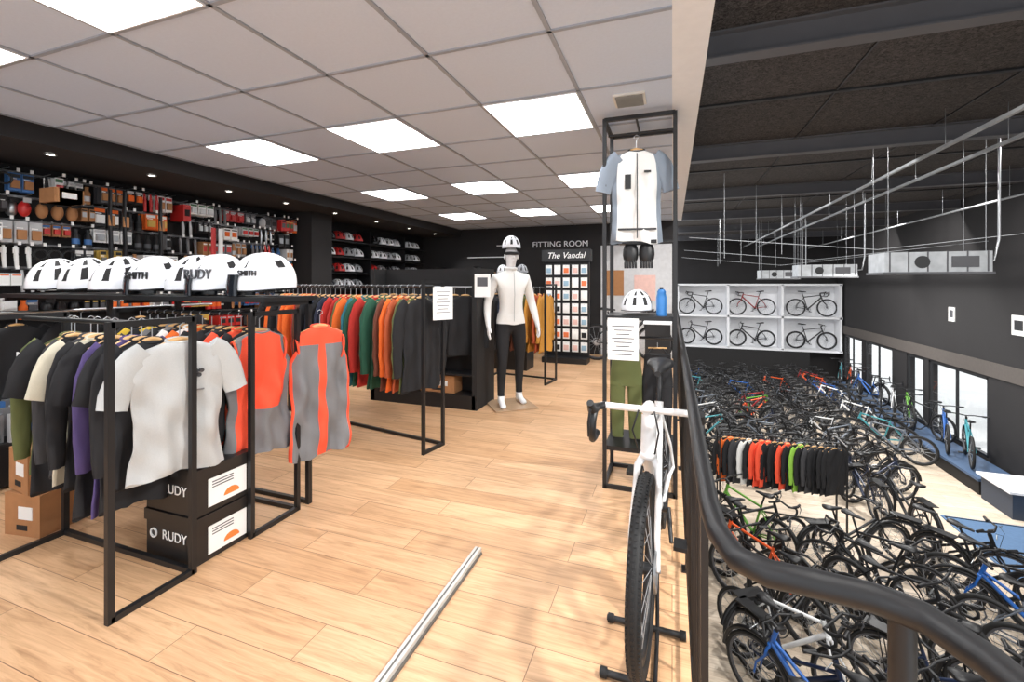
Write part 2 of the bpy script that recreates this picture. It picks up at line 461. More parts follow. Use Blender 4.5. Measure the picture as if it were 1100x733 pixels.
b.tube([(4.6,8.35,LF+.014),(6.3,8.35,LF+.014),(6.3,10.15,LF+.014),(4.6,10.15,LF+.014)], .012, MATTE, 4, closed=True); b.obj("floor_mat")

b = MB()
z0 = -1.35; ch = 1.36; cw = 2.05
b.bx(0.2, 6.45, HB-.03, HB, z0, z0+2*ch, WHITE)
for i in range(3): b.bx(0.2, 6.45, HB-.75, HB-.03, z0+i*ch-.04, z0+i*ch+.04, WHITE)
for i in range(4): b.bx(0.2+i*cw, 0.28+i*cw, HB-.75, HB-.03, z0, z0+2*ch, WHITE)
b.obj("display_shelving")
dm = [m for m in BM if m.name.startswith("bicycle_black_road")][0]
rm = [m for m in BM if m.name.startswith("bicycle_red")][0]
dk = [m for m in BM if m.name.startswith("bicycle_black_mtb")][0]
for i in range(3):
    for j in range(2):
        put_bike(0.24+(i+.5)*cw, HB-.40, z0+j*ch+.04, math.pi if i < 2 else 0, rm if (i,j)==(1,1) else (dk if j == 0 else dm), 1.08)
b = MB(); b.bx(0.3, 5.3, HB-.8, HB-.1, LF, z0-.06, MATTE); b.obj("display_plinth")

for (x, yy) in ((3.2, 7.5), (3.2, 11.8), (3.2, 16.4)):
    b = MB()
    L_ = 1.1
    b.bx(-L_/2, L_/2, -.26, .26, -.13, .13, GALV)
    b.bx(-L_/2-.02, L_/2+.02, -.28, .28, -.16, -.13, DGREY)
    for i in range(6): b.bx(-L_/2+.05+i*.2, -L_/2+.065+i*.2, -.265, .265, -.125, .135, DGREY)
    b.cyl((-.15, -.27, 0), (-.15, -.25, 0), .08, BLACK, 20); b.bx(.15, .42, -.27, -.25, -.07, .07, DGREY)
    for sx in (-1, 1):
        for sy in (-1, 1): b.cyl((sx*.5, sy*.23, .13), (sx*.5, sy*.23, HC-1.72), .004, STEEL, 5)
    b.tube([(L_/2,.1,0),(L_/2+.2,.1,.02),(L_/2+.25,.1,.3),(L_/2+.25,.1,HC-1.74)], .016, STEEL, 8)
    b.obj("suspended_air_unit", (x, yy, 1.72))
b = MB()
for xx in (2.95, 3.5):
    b.bx(xx-.02, xx+.02, 2.0, HB-.2, 3.0, 3.035, GALV)
    for i in range(10): b.cyl((xx, 2.5+i*2, 3.035), (xx, 2.5+i*2, HC), .004, STEEL, 5)
b.cyl((5.4,3,2.9),(5.4,HB-.2,2.9),.02,GALV,8)
for i in range(9): b.cyl((5.4, 4+i*2, 2.92), (5.4, 4+i*2, HC), .004, STEEL, 5)
b.obj("suspended_cable_rails")
LAMPG = mat("lamp_glow", (255, 250, 240), .5, var=0, emit=12)
lamps = [(3.9,10.6,1.68,.15,150),(4.4,15.0,1.7,.15,150),(3.5,1.0,2.9,.15,170),(5.6,1.0,2.9,.15,170),(1.6,1.0,2.9,.15,170)]  # one real pendant; the other pendants are added to brighten the hall
# added fill lights for the hall, flush in the ceiling just behind the beams
for yy in (4.15, 7.35, 10.6, 13.9, 17.2):
    for xx in (1.6, 5.0): lamps.append((xx, yy, HC-.012, .05, 100))
for i, (x, yy, z, R_, en) in enumerate(lamps):
    b = MB()
    if R_ > .1:
        b.loft([[Vector((r*math.cos(a), r*math.sin(a), zz)) for a in [2*math.pi*q/20 for q in range(20)]] for r, zz in ((.15,0),(.14,.04),(.09,.10),(.04,.13),(.03,.2))], DGREY, caps=False)
        b.cyl((0,0,.015),(0,0,.03), .13, LAMPG, 20); b.cyl((0,0,.2),(0,0,HC-z), .005, BLACK, 6)
        o = b.obj("pendant_and_fill_lamp", (x, yy, z))
    else:
        b.ring((0,0,0), .058, .009, BLACK, 'z', 20, 6); b.cyl((0,0,.002),(0,0,.01), .05, LAMPG, 16)
        o = b.obj("added_fill_downlight", (x, yy, z))
    li = D.lights.new("lamp_light", 'AREA'); li.shape = 'DISK'; li.size = R_*1.6; li.energy = en; li.color = (1, .98, .95)
    lo = D.objects.new("lamp_light", li); COL.objects.link(lo); lo.location = (0,0,-.004); lo.parent = o
b = MB()
for i in range(9):
    b.cyl((.9+.62*(i%4)+.1*i, 9+i*1.3, 1.9+.1*(i%3)), (.9+.62*(i%4)+.1*i, 9+i*1.3, HC), .005, GALV, 4)
for yy in (9, 12.5, 16): b.tube([(.3, yy, 2.3), (3.2, yy, 2.0), (6.4, yy, 2.35)], .006, GALV, 4)
b.obj("ceiling_wires")
b = MB(); b.bx(HX-.05, HX, 9.2, 9.5, .15, .95, WHITE); b.bx(HX-.3, HX, 9.1, 9.6, .9, 1.1, BLACK)
b.tube([(HX-.2,9.35,1.1),(HX-.2,9.35,2.2),(HX-.2,11,2.2)], .025, STEEL, 8); b.bx(HX-.25,HX,9.0,9.5,0.0,.15,BLACK)
b.bx(HX-.6,HX-.02,9.0,10.4,1.35,1.6,DGREY); b.obj("wall_bracket_unit")
b = MB(); b.bx(HX-.02, HX, 11.55, 11.95, .4, .8, PAPER); b.bx(HX-.025,HX-.02,11.63,11.87,.5,.7,BLACK); b.obj("wall_sign")
b = MB(); b.bx(HX-.02, HX, 13.9, 14.15, .5, .85, PAPER); b.bx(HX-.025,HX-.02,13.95,14.1,.6,.78,DGREY); b.obj("wall_sign")

# ------------------------------------------------------------------ garments
def lerp_prof(P, n):
    out = []
    for i in range(n):
        t = (i/(n-1))**1.25
        for a, c in zip(P, P[1:]):
            if a[0] <= t <= c[0]+1e-9:
                f = (t-a[0])/(c[0]-a[0])
                out.append((t, a[1]+(c[1]-a[1])*f, a[2]+(c[2]-a[2])*f)); break
    return out

def garment(name, cmain, c2=None, c3=None, long=True, length=.68, w=.23, style="plain", hanger=True, sleeve=True, thick=.03, seed=0, n=28, nr=18, fold=1.0):
    rnd = random.Random(seed); b = MB()
    A = [rnd.uniform(0, 6.28) for _ in range(8)]
    aw = .86 if sleeve else .72
    prof = lerp_prof([(.0,.055,.75),(.02,.09,1.0),(.05,.15,1.1),(.085,w*aw,1.15),(.16,w*(.95 if sleeve else .78),1.2),(.27,w*.99,1.25),(.42,w*.96,1.25),(.58,w*.92,1.2),(.75,w*.96,1.15),(.9,w*1.02,1.1),(1.0,w*1.04,1.0)], nr)
    rings = []
    for t, ww, th in prof:
        z = -.085 - t*length
        r = []
        g = fold*min(1, t*2.2)
        for i in range(n):
            a = 2*math.pi*i/n
            ca, sa = math.cos(a), math.sin(a)
            yy = ww*ca
            f1 = .012*math.sin(34*yy + A[0] + 3.5*t) + .008*math.sin(61*yy + A[1] - 5*t) + .007*math.sin(14*t+22*yy+A[2]) + .005*math.sin(26*t-35*yy+A[5])
            x = thick*th*math.copysign(abs(sa)**.75, sa)*(1 if abs(ca) < .9 else .8) + f1*g
            r.append(Vector((x, yy*(1+.025*math.sin(9*t+A[3])), z + (.012*math.sin(a*2+A[4])+.006*math.sin(5*a) if t > .99 else 0))))
        rings.append(r)
    def fm(i, k):
        cs = math.cos(2*math.pi*(k+.5)/n); ca = abs(cs); t = prof[i][0]
        if style == "hv1":
            if ca > .80 or (t > .62 and cs > -.2): return c2
            return cmain
        if style == "hv2":
            if t < .13 or ca > .9 or abs(cs) < .09: return c2
            return cmain
        if style == "panel":
            if ca > .80: return c3 or c2
            return cmain
        return cmain
    b.loft(rings, cmain, caps=True, fm=fm)
    b.tube([Vector((thick*.75*math.sin(a), .058*math.cos(a), -.083+.012*math.sin(a)*-1)) for a in [2*math.pi*i/16 for i in range(16)]], .008, c2 or cmain, 6, closed=True)
    if not sleeve:
        for s in (-1, 1):
            b.tube([Vector((thick*1.05*math.sin(a), s*(w*.74+.008*math.cos(a)), -.085-length*.17+.075*math.cos(a)*1.0)) for a in [2*math.pi*i/18 for i in range(18)]], .007, c3 or cmain, 6, closed=True)
    if sleeve:
        for s in (-1, 1):
            if long: P = [(s*(w*.70),-.125,.055),(s*(w*.93),-.165,.062),(s*(w*1.08),-.26,.060),(s*(w*1.15),-.37,.055),(s*(w*1.17),-.46,.051),(s*(w*1.16),-.54,.047),(s*(w*1.17),-.62,.043),(s*(w*1.15),-.70,.036)]
            else: P = [(s*(w*.68),-.125,.055),(s*(w*.86),-.155,.064),(s*(w*1.02),-.20,.067),(s*(w*1.15),-.26,.066),(s*(w*1.25),-.32,.062),(s*(w*1.32),-.375,.058)]
            rr = []
            for j, (yy, z, rad) in enumerate(P):
                p2 = P[min(j+1, len(P)-1)]; p1 = P[max(j-1, 0)]
                t = Vector((0, p2[0]-p1[0], p2[1]-p1[1])).normalized(); u = Vector((0, -t.z, t.y))
                rr.append([Vector((0, yy, z)) + u*rad*math.cos(a) + Vector((1,0,0))*(thick*.85*math.sin(a) + .006*math.sin(4*a+j*2.1+A[1]) + .005*math.sin(j*2.7+A[6])) for a in [2*math.pi*i/14 for i in range(14)]])
            b.loft(rr, (c3 or cmain))
    if hanger:
        b.tube([(0,.0,-.01),(0,.018,.004),(0,.018,.016),(0,0,.026),(0,-.018,.016),(0,-.016,.002)], .0025, STEEL, 5)
        b.tube([(0,0,-.01),(0,0,-.075)], .003, STEEL, 5)
        b.tube([(0,-.15,-.132),(0,-.075,-.103),(0,-.035,-.082),(0,0,-.076),(0,.035,-.082),(0,.075,-.103),(0,.15,-.132)], [.008,.010,.011,.012,.011,.010,.008], WOODH, 8)
    return b.mesh(name)

def fab(name, rgb): return mat(name, rgb, .85, scale=260, bump=.15, var=.05, bdist=.002)
F = {k: fab("fabric_"+k, v) for k, v in {
 "black": (26,26,29), "navy": (30,38,58), "grey": (118,118,120), "lgrey": (180,181,180), "white": (226,225,222), "orange": (228,104,36), "dgrey": (60,60,63),
 "red": (178,42,34), "brown": (104,58,42), "green": (34,82,62), "olive": (92,98,56), "lime": (140,190,70), "yellow": (208,176,54), "slate": (128,138,150),
 "purple": (78,64,112), "teal": (38,104,116), "blue": (40,74,140), "cream": (200,194,174), "coral": (240,84,54), "mustard": (190,134,52), "rust": (170,78,42)}.items()}
GM = {}
def gm(c, long=True, length=.68, seed=0):
    key = (c, long, length, seed)
    if key not in GM: GM[key] = garment("garment_%s_%d" % (c, seed), F[c], long=long, length=length, seed=seed, thick=.022, w=.21)
    return GM[key]

TUB = .0125
def sq(b, p, q, r=TUB, m=BLACK):
    b.tube([p, q], r*1.414, m, 4, up=(0,0,1) if abs(Vector(q).x-Vector(p).x)+abs(Vector(q).y-Vector(p).y) > .01 else (1,0,0))

def loop_frame(b, x, y0, y1, z1, r=TUB):
    sq(b, (x,y0,r), (x,y1,r), r); sq(b, (x,y0,z1), (x,y1,z1), r)
    sq(b, (x,y0,0), (x,y0,z1+r), r); sq(b, (x,y1,0), (x,y1,z1+r), r)

def rail_rack(name, xa, xb, y0, y1, h, rail_z=None, loc=(0,0,0), rz=0, bottom=True):
    b = MB(); L_ = xb-xa
    loop_frame(b, 0, y0, y1, h, .013); loop_frame(b, -L_, y0, y1, h, .013)
    rz_ = rail_z or h
    ym = (y0+y1)/2
    b.cyl((-L_, ym, rz_), (0, ym, rz_), .012, BLACK, 10)
    if bottom: sq(b, (-L_, y1, .014), (0, y1, .014))
    return b.obj(name, loc, rz)

# Rack A
RX = -2.25
rail_rack("clothing_rack", -3.30, RX, 1.21, 1.56, 1.27, 1.26, (RX, 0, 0))
tee = garment("tee_mesh", F["lgrey"], long=False, length=.66, w=.20, seed=3, thick=.030, n=48, nr=36, fold=1.15)
tshirt = place(tee, "cycling_jersey", (-2.33, 1.55, 1.245), math.radians(-14))
b = MB()
for i, (dy, dz) in enumerate(((0,0),(.024,0),(.012,-.022))): b.cyl((.040,.055+dy,-.24+dz),(.056,.055+dy,-.24+dz),.010,F["dgrey"],14)
b.bx(.045,.052,.04,.09,-.34,-.333,F["grey"]); b.obj("chest_print", parent=tshirt)
for i, (c, ln) in enumerate((("black",.70),("black",.82),("purple",.84),("black",.86),("black",.74),("cream",.72),("dgrey",.7),("black",.8),("olive",.7))):
    place(gm(c, i % 2 == 0, ln, i % 3), "hanging_jersey", (-2.46-i*.085, 1.50+random.uniform(-.02,.02), 1.245), math.radians(-10+random.uniform(-9,9)), sc=(1.1,.80,1))
# Rack B with helmet shelf
rail_rack("clothing_rack", -3.45, RX, 1.89, 2.22, 1.27, 1.26, (RX, 0, 0))
vest1 = garment("vest_mesh", F["coral"], F["grey"], F["coral"], sleeve=False, length=.74, w=.2, style="hv1", seed=5, thick=.032, n=48, nr=36, fold=1.5)
vest2 = garment("vest2_mesh", F["grey"], F["coral"], F["coral"], sleeve=False, length=.84, w=.2, style="hv2", seed=6, thick=.034, n=48, nr=36, fold=1.7)
place(vest1, "cycling_vest", (-2.34, 2.02, 1.245), math.radians(-10)); place(vest2, "hi_vis_jacket", (-2.20, 2.36, 1.245), math.radians(-24))
for i, c in enumerate(("black","coral","black","dgrey","black","orange","white","black","grey","black","yellow","black")):
    place(gm(c, True, .7, i % 3), "hanging_jersey", (-2.44-i*.085, 2.05, 1.245), math.radians(random.uniform(-8,8)), sc=(1.2,1,1))
b = MB()
b.bx(-5.0, RX+.03, 1.95, 2.36, 1.335, 1.365, BLACK)
for x in (-4.95, -4.3, -3.5, RX+.0):
    b.bx(x-.014, x+.014, 2.30, 2.33, 0, 1.335, BLACK)
    b.bx(x-.014, x+.014, 1.97, 2.33, 1.31, 1.335, BLACK)
sq(b, (-4.95, 2.315, .014), (RX, 2.315, .014))
b.obj("helmet_shelf")

# helmets
def helmet(name, shell, vent=None, aero=False):
    b = MB(); n = 48; k = 18
    vs = []; fs = []; fmats = []
    def isv(i, j):
        ic = min(i % n, n-(i % n))
        if aero: return j in (6,7,8,9) and ic in (5,9) or (j in (8,9,10) and ic in (18,19))
        return (3 <= j <= 13) and ((i % 6) in (2, 3)) and j % 6 != 2
    for j in range(k+1):
        ph = (math.pi*.56)*j/k
        for i in range(n):
            a = 2*math.pi*i/n
            ca, sa = math.cos(a), math.sin(a)
            rx = .145*(1.2 if ca < 0 and aero else 1.0)
            x = rx*math.sin(ph)*ca; y = .102*math.sin(ph)*sa; z = .135*math.cos(ph)
            if ca < 0: z += .02*abs(ca)*math.sin(ph); y *= 1-.35*(abs(ca)**2)*(1 if aero else .6)
            if z < 0: z *= .6
            r = .955 if (vent and isv(i, j)) else 1.0
            if not aero and not (vent and isv(i, j)): r *= 1 + .012*math.cos(6*a*1.3333)
            vs.append(Vector((x*r, y*r, z*r)))
    for j in range(k):
        for i in range(n):
            i2 = (i+1) % n
            fs.append((j*n+i, (j+1)*n+i, (j+1)*n+i2, j*n+i2))
            fmats.append(vent if vent and isv(i, j) else shell)
    b.add(vs, fs, shell, True, fmats)
    last = vs[k*n:]
    inner = [Vector((p.x*.86, p.y*.86, p.z+.004)) for p in last]
    top = [Vector((p.x*.8, p.y*.8, .06)) for p in last]
    b.loft([last, inner, top], BLACK, caps=False); b.add(top, [tuple(range(n))], BLACK)
    b.tube([Vector((p.x*1.0, p.y*1.0, p.z+.003)) for p in last], .004, BLACK, 5, closed=True)
    if aero:
        pts = [math.radians(t) for t in range(-64, 65, 8)]
        b.loft([[Vector((.150*math.cos(a)*f, .110*math.sin(a)*f, z)) for a in pts] + [Vector((.143*math.cos(a)*f, .104*math.sin(a)*f, z)) for a in reversed(pts)] for f, z in ((.98,.05),(1.03,.01),(1.03,-.03))], mat("dark_visor", (30,34,40), .1))
    return b.mesh(name)
HW = helmet("helmet_white_vent", PLAST, MATTE); HA = helmet("helmet_white_aero", PLAST, MATTE, True)
HB_ = helmet("helmet_black_vent", mat("gloss_black", (20,20,22), .2), DGREY); HR = helmet("helmet_red_vent", REDC, MATTE)
HG = helmet("helmet_grey_vent", mat("helmet_grey", (150,152,156), .3), MATTE)
HBL = helmet("helmet_blue_vent", mat("helmet_blue", (40,70,120), .3), MATTE)
hx = [(-2.47,HA,205), (-2.86,HA,196), (-3.14,HW,215), (-3.48,HA,198), (-3.84,HW,230), (-4.26,HW,205), (-4.66,HW,220)]
for x, m_, an in hx:
    h = place(m_, "cycling_helmet", (x, 2.14+(.06 if x == -3.14 else 0), 1.365+.053), math.radians(an), sc=(1.28,1.2,1.65))
    if x == -2.86: text("RUDY", .055, (0.03, .098, .035), (math.pi/2, 0, math.pi), DGREY, "helmet_print", h, .006)
    if x == -3.48: text("SMITH", .045, (0.02, .098, .035), (math.pi/2, 0, math.pi), BLACK, "helmet_print", h, .006)
    if x == -2.47: text("SMITH", .030, (0.02, .098, .045), (math.pi/2, 0, math.pi), BLACK, "helmet_print", h, .006)

BOXB = mat("box_black_print", (32,30,30), .4)
for i in range(2):
    z = i*.247
    b = MB(); b.bx(-2.66, -2.28, 1.60, 1.91, z+.001, z+.195, BOXB); b.bx(-2.668, -2.272, 1.592, 1.918, z+.185, z+.243, BOXB)
    b.bx(-2.281, -2.276, 1.66, 1.88, z+.03, z+.175, PAPER)
    OR = mat("label_orange", (235,130,60), .6)
    b.loft([[Vector((xx, 1.79+.045*s*math.cos(a), z+.055+.035*s*max(0,math.sin(a)))) for a in [2*math.pi*q/20 for q in range(20)]] for xx, s in ((-2.277,1),(-2.274,1))], OR)
    for q in range(3): b.bx(-2.276,-2.274,1.68,1.80,z+.125+q*.014,z+.130+q*.014,DGREY)
    o = b.obj("helmet_box")
    text("RUDY", .07, (-2.44, 1.597, z+.10), (math.pi/2, 0, 0), PAPER, "box_print", o, .001)
    b = MB(); b.ring((-2.60,1.5965,z+.12),.022,.005,PAPER,'y',18,4); b.obj("box_logo", parent=o)
def carton(name, x, y, z, sx, sy, sz, rz=0):
    b = MB(); b.box((0,0,sz/2), (sx,sy,sz), CARD); b.box((0,0,sz), (sx*.98,.05,.004), mat("tape",(200,170,120),.3)); b.box((sx*.1,-sy/2-.001,sz*.55), (sx*.4,.003,sz*.3), PAPER); b.box((0,-sy/2-.001,sz*.2),(sx*.3,.003,sz*.12),MATTE)
    return b.obj(name, (x,y,z), rz)
carton("cardboard_box", -3.52, 1.58, 0, .26, .24, .24, .15); carton("cardboard_box", -3.54, 1.58, .245, .25, .23, .24, -.1); carton("cardboard_box", -4.1, 1.9, 0, .3, .3, .3)

# ------------------------------------------------------------------ rack 2
r2o = Vector((-1.95, 3.42, 0)); r2a = math.radians(-10)
rail_rack("clothing_rack", -2.2, 0, -.13, .13, 1.46, 1.42, r2o, r2a)
cols2 = ["black","olive","rust","orange","brown","green","green","red","green","teal","orange","olive","red","red","navy","black","navy","black","brown","red","orange","orange","dgrey","black","orange","orange","black"]
for i, c in enumerate(cols2):
    dx = -.14 - i*.075
    p = Matrix.Rotation(r2a, 3, 'Z') @ Vector((dx, 0, 0)) + r2o
    place(gm(c, True, .74, i % 3), "hanging_jacket", (p.x, p.y, 1.405), r2a+math.radians(random.uniform(-9,9)), sc=(1.15,1.05,1.08))
b = MB(); b.box((0,0,0), (.006,.2,.29), PAPER)
for i in range(7): b.box((.004,0,.1-i*.03), (.001,.14-.02*(i%3),.006), DGREY)
b.obj("paper_sign", (-1.90, 3.5, 1.27), math.radians(-30))

b = MB()
b.bx(-3.5, -2.1, 4.62, 5.15, 0, .16, BLACK); b.bx(-3.5, -2.1, 4.86, 4.92, .16, 1.62, MATTE)
b.bx(-2.14, -2.08, 4.62, 5.15, .0, 1.62, MATTE); b.bx(-3.52,-3.46,4.62,5.15,0,1.62,MATTE)
b.cyl((-3.5,4.72,1.4),(-2.1,4.72,1.4),.012,STEEL,8)
b.bx(-3.5,-2.1,4.62,4.86,.38,.40,BLACK)
b.obj("display_gondola")
for i in range(9): place(gm(["black","black","dgrey"][i%3], True, .7, i%3), "hanging_jacket", (-2.27-i*.14, 4.72, 1.385), math.radians(-55))
b = MB(); b.box((0,0,0), (.18,.005,.26), PAPER); b.box((0,-.004,.04),(.12,.002,.1),DGREY); b.obj("paper_sign", (-2.0, 4.60, 1.42), .2)
carton("storage_box", -2.6, 4.75, .165, .45,.2,.2); carton("storage_box", -3.1, 4.75, .165, .4,.2,.2)

# ------------------------------------------------------------------ mannequin
def skin_mesh(name, verts, edges, radii, sub=2):
    me = D.meshes.new(name+"_sk"); me.from_pydata(verts, edges, [])
    o = D.objects.new(name+"_sk", me); COL.objects.link(o)
    md = o.modifiers.new("Skin", 'SKIN'); md.use_smooth_shade = True
    if not me.skin_vertices:
        bpy.context.view_layer.objects.active = o
        bpy.ops.mesh.customdata_skin_add()
    for i, r in enumerate(radii):
        sv = me.skin_vertices[0].data[i]
        sv.radius = r if isinstance(r, tuple) else (r, r)
        sv.use_root = (i == 0)
    ss = o.modifiers.new("Sub", 'SUBSURF'); ss.levels = sub; ss.render_levels = sub
    dg = bpy.context.evaluated_depsgraph_get(); dg.update()
    out = D.meshes.new_from_object(o.evaluated_get(dg))
    D.objects.remove(o)
    out.name = name
    return out

def mannequin():
    V = []; E = []; R = []
    def v(p, r, par=None):
        V.append(p); R.append(r)
        if par is not None: E.append((par, len(V)-1))
        return len(V)-1
    pel = v((0,0,1.0), (.155,.115))
    sp = v((0,-.01,1.14), (.135,.105), pel); ch = v((0,-.01,1.32), (.165,.125), sp); uc = v((0,0,1.46), (.15,.10), ch)
    n1 = v((0,.005,1.56), .058, uc); n2 = v((0,-.005,1.62), .052, n1)
    h1 = v((0,-.025,1.69), (.066,.08), n2); h2 = v((0,-.02,1.77), (.075,.095), h1); h3 = v((0,-.01,1.84), (.06,.078), h2)
    for s in (-1, 1):
        sh = v((s*.185,0,1.475), .064, uc); el = v((s*.270,.04,1.20), .050, sh); fa = v((s*.285,-.005,1.10), .047, el); wr = v((s*.295,-.08,.965), .031, fa)
        pm = v((s*.298,-.10,.925), (.020,.038), wr); p2 = v((s*.298,-.118,.885), (.016,.040), pm)
        for k, (dy, ln) in enumerate(((-.032,.060),(-.010,.070),(.012,.066),(.032,.052))):
            a = v((s*.299,-.118+dy,.865), .0095, p2); c = v((s*.296,-.125+dy,.865-ln*.6), .009, a); v((s*.286,-.13+dy,.865-ln*1.1), .0075, c)
        t = v((s*.288,-.148,.905), .011, pm); v((s*.279,-.163,.865), .009, t)
        fy = -.05 if s < 0 else .05
        hp = v((s*.095,0,.90), .098, pel); th = v((s*.11,-.015+fy*.4,.70), .080, hp); kn = v((s*.118,-.02+fy*.8,.50), .056, th); ca = v((s*.124,.015+fy,.36), .056, kn)
        an = v((s*.13,.03+fy*1.2,.10), .036, ca); ft = v((s*.135,-.03+fy*1.2,.055), (.036,.036), an); v((s*.145,-.14+fy*1.2,.032), (.040,.024), ft); v((s*.128,.065+fy*1.2,.035), .030, an)
    me = skin_mesh("mannequin_body", V, E, R)
    bm = bmesh.new(); bm.from_mesh(me)
    for zc in (.13, .955, 1.585):
        bmesh.ops.bisect_plane(bm, geom=bm.verts[:]+bm.edges[:]+bm.faces[:], plane_co=(0,0,zc), plane_no=(0,0,1))
    bm.to_mesh(me); bm.free()
    skin = mat("mannequin_white", (232,232,233), .35, var=.01); jer = F["white"]; tig = F["black"]
    for m_ in (skin, jer, tig): me.materials.append(m_)
    for p in me.polygons:
        c = p.center; k = 0
        if c.z < .13: k = 0
        elif abs(c.x) > .235 and c.z < .955: k = 0
        elif c.z < .955: k = 2
        elif c.z < 1.585: k = 1
        p.material_index = k; p.use_smooth = True
    return me
mq = D.objects.new("mannequin", None); COL.objects.link(mq)
mq.location = (-1.80, 4.98, .014); mq.rotation_euler = (0,0,math.radians(38)); mq.scale = (1.02,)*3
bm_ = mannequin(); zmin = min(v.co.z for v in bm_.vertices)
place(bm_, "body", (0,0,-zmin), 0, mq)
MW = _m["mannequin_white"]
b = MB(); b.ell((0,-.115,1.70),(.012,.02,.022),MW); b.ell((0,-.105,1.665),(.022,.008,.006),MW)
for s in (-1,1): b.ell((s*.078,-.015,1.71),(.01,.02,.03),MW)
b.tube([(-.078,-.06,1.745),(-.05,-.115,1.745),(0,-.128,1.742),(.05,-.115,1.745),(.078,-.06,1.745)], .018, BLACK, 8, flat=.5)
b.ring((0,0,1.57), .060, .018, F["white"], 'z', 20, 8)
hem = [Vector((.165*math.cos(a), .125*math.sin(a), .965+.006*math.sin(5*a))) for a in [2*math.pi*i/32 for i in range(32)]]
b.loft([[Vector((p.x*f, p.y*f, p.z+dz)) for p in hem] for f, dz in ((.93,.09),(1.0,.03),(1.03,0.),(1.02,-.03))], F["white"], caps=False)
b.tube([(0,-.118,1.53),(0,-.137,1.40),(0,-.145,1.28),(0,-.13,1.1),(0,-.125,.97)], .004, F["lgrey"], 5)
b.obj("face_and_collar", parent=mq)
place(HW, "helmet", (0,-.015,1.815), math.radians(-90), mq, 1.02)
b = MB(); b.box((0,0,-.005),(.5,.5,.010),mat("base_glass",(190,160,130),.15)); b.obj("base_plate", parent=mq)

# ------------------------------------------------------------------ rack 3, product stand, back area
rail_rack("clothing_rack", -1.0, 0, -.2, .2, 1.42, 1.38, (-1.66, 6.3, 0), math.radians(-8))
for i, c in enumerate(("mustard","rust","mustard","olive","green","brown","black","navy","dgrey","black")):
    place(gm(c, True, .74, i % 3), "hanging_jacket", (-1.74-i*.09, 6.3+i*.012, 1.365), math.radians(random.uniform(-6,6)-8), sc=(1.15,1,1.1))
b = MB()
b.bx(-2.24, -1.42, 8.12, 8.2, .0, 2.04, BLACK); b.bx(-2.24,-1.42,7.86,8.2,0,.1,BLACK); b.bx(-2.28,-1.38,8.0,8.22,1.84,2.06,BLACK)
PK = [PAPER, mat("card_pink",(230,190,180),.6), mat("card_orange",(230,120,70),.6), mat("card_blue",(150,180,200),.6)]
for r in range(7):
    for c in range(5):
        x = -2.16+c*.165; z = 1.70-r*.235
        b.bx(x-.06, x+.06, 8.05, 8.065, z-.1, z+.08, PAPER); b.bx(x-.045, x+.045, 8.04, 8.05, z-.07, z+.02, random.choice(PK+[MATTE]))
        b.cyl((x,8.03,z+.06),(x,8.12,z+.06),.004,STEEL,5)
st_ = b.obj("product_card_stand")
text("The Vandal", .155, (-1.83, 7.995, 1.90), (math.pi/2, 0, 0), PAPER, "header_lettering", st_, .002, shear=.3)
b = MB(); b.bx(-2.95,-2.25,7.0,7.4,0,1.25,BLACK); b.bx(-2.97,-2.23,6.98,7.42,1.22,1.25,MATTE)
b.obj("display_pedestal")
def bust(x, y, z, hmesh, rz):
    e = MB()
    prof = [(0,.10,.075),(.03,.12,.08),(.08,.14,.085),(.13,.11,.075),(.17,.055,.055),(.22,.05,.055),(.26,.066,.08),(.32,.078,.095),(.38,.072,.09),(.42,.04,.05)]
    e.loft([[Vector((w*math.sin(a), -d*math.cos(a)-(0.01 if zz > .25 else 0), zz)) for a in [2*math.pi*i/20 for i in range(20)]] for zz, w, d in prof], MW)
    e.ell((0,-.108,.29),(.012,.02,.022),MW)
    o = e.obj("mannequin_bust", (x,y,z), rz); place(hmesh, "helmet", (0,-.01,.38), math.radians(-90), o, .98)
bust(-2.75, 7.2, 1.25, HW, .3); bust(-2.4, 7.2, 1.25, HG, .5)
put_bike(-.9, 8.5, 0.0, .15, dm)
b = MB(); b.bx(-1.35,.0,BACK-.03,BACK-.005,.0,2.2,mat("pale_panel",(205,206,208),.7)); b.bx(-1.25,-.9,BACK-.04,BACK-.03,1.2,1.7,CARD); b.bx(-.7,-.3,BACK-.04,BACK-.03,1.1,1.6,mat("card_pink",(0,0,0))); b.obj("wall_back_panel")
b = MB(); b.bx(-.34,-.02,6.2,6.6,0,.9,BLACK); b.bx(-.36,.0,6.18,6.62,.9,.93,WHITE); b.obj("display_cabinet")
b = MB()
for zz in (.5,1.0,1.5): b.bx(-4.9,-3.1,8.7,BACK-.01,zz,zz+.03,BLACK)
for xx in (-4.9,-4.0,-3.1): b.bx(xx-.02,xx+.02,8.7,BACK-.01,0,1.8,BLACK)
for zz in (.03,.53,1.03,1.53):
    for i in range(9):
        if random.random() < .8: b.box((-4.75+i*.19, 8.8, zz+.08), (.14,.15,.15), random.choice((CARD,MATTE,PAPER,F["grey"],REDC,F["navy"])))
b.obj("back_shelf_unit")

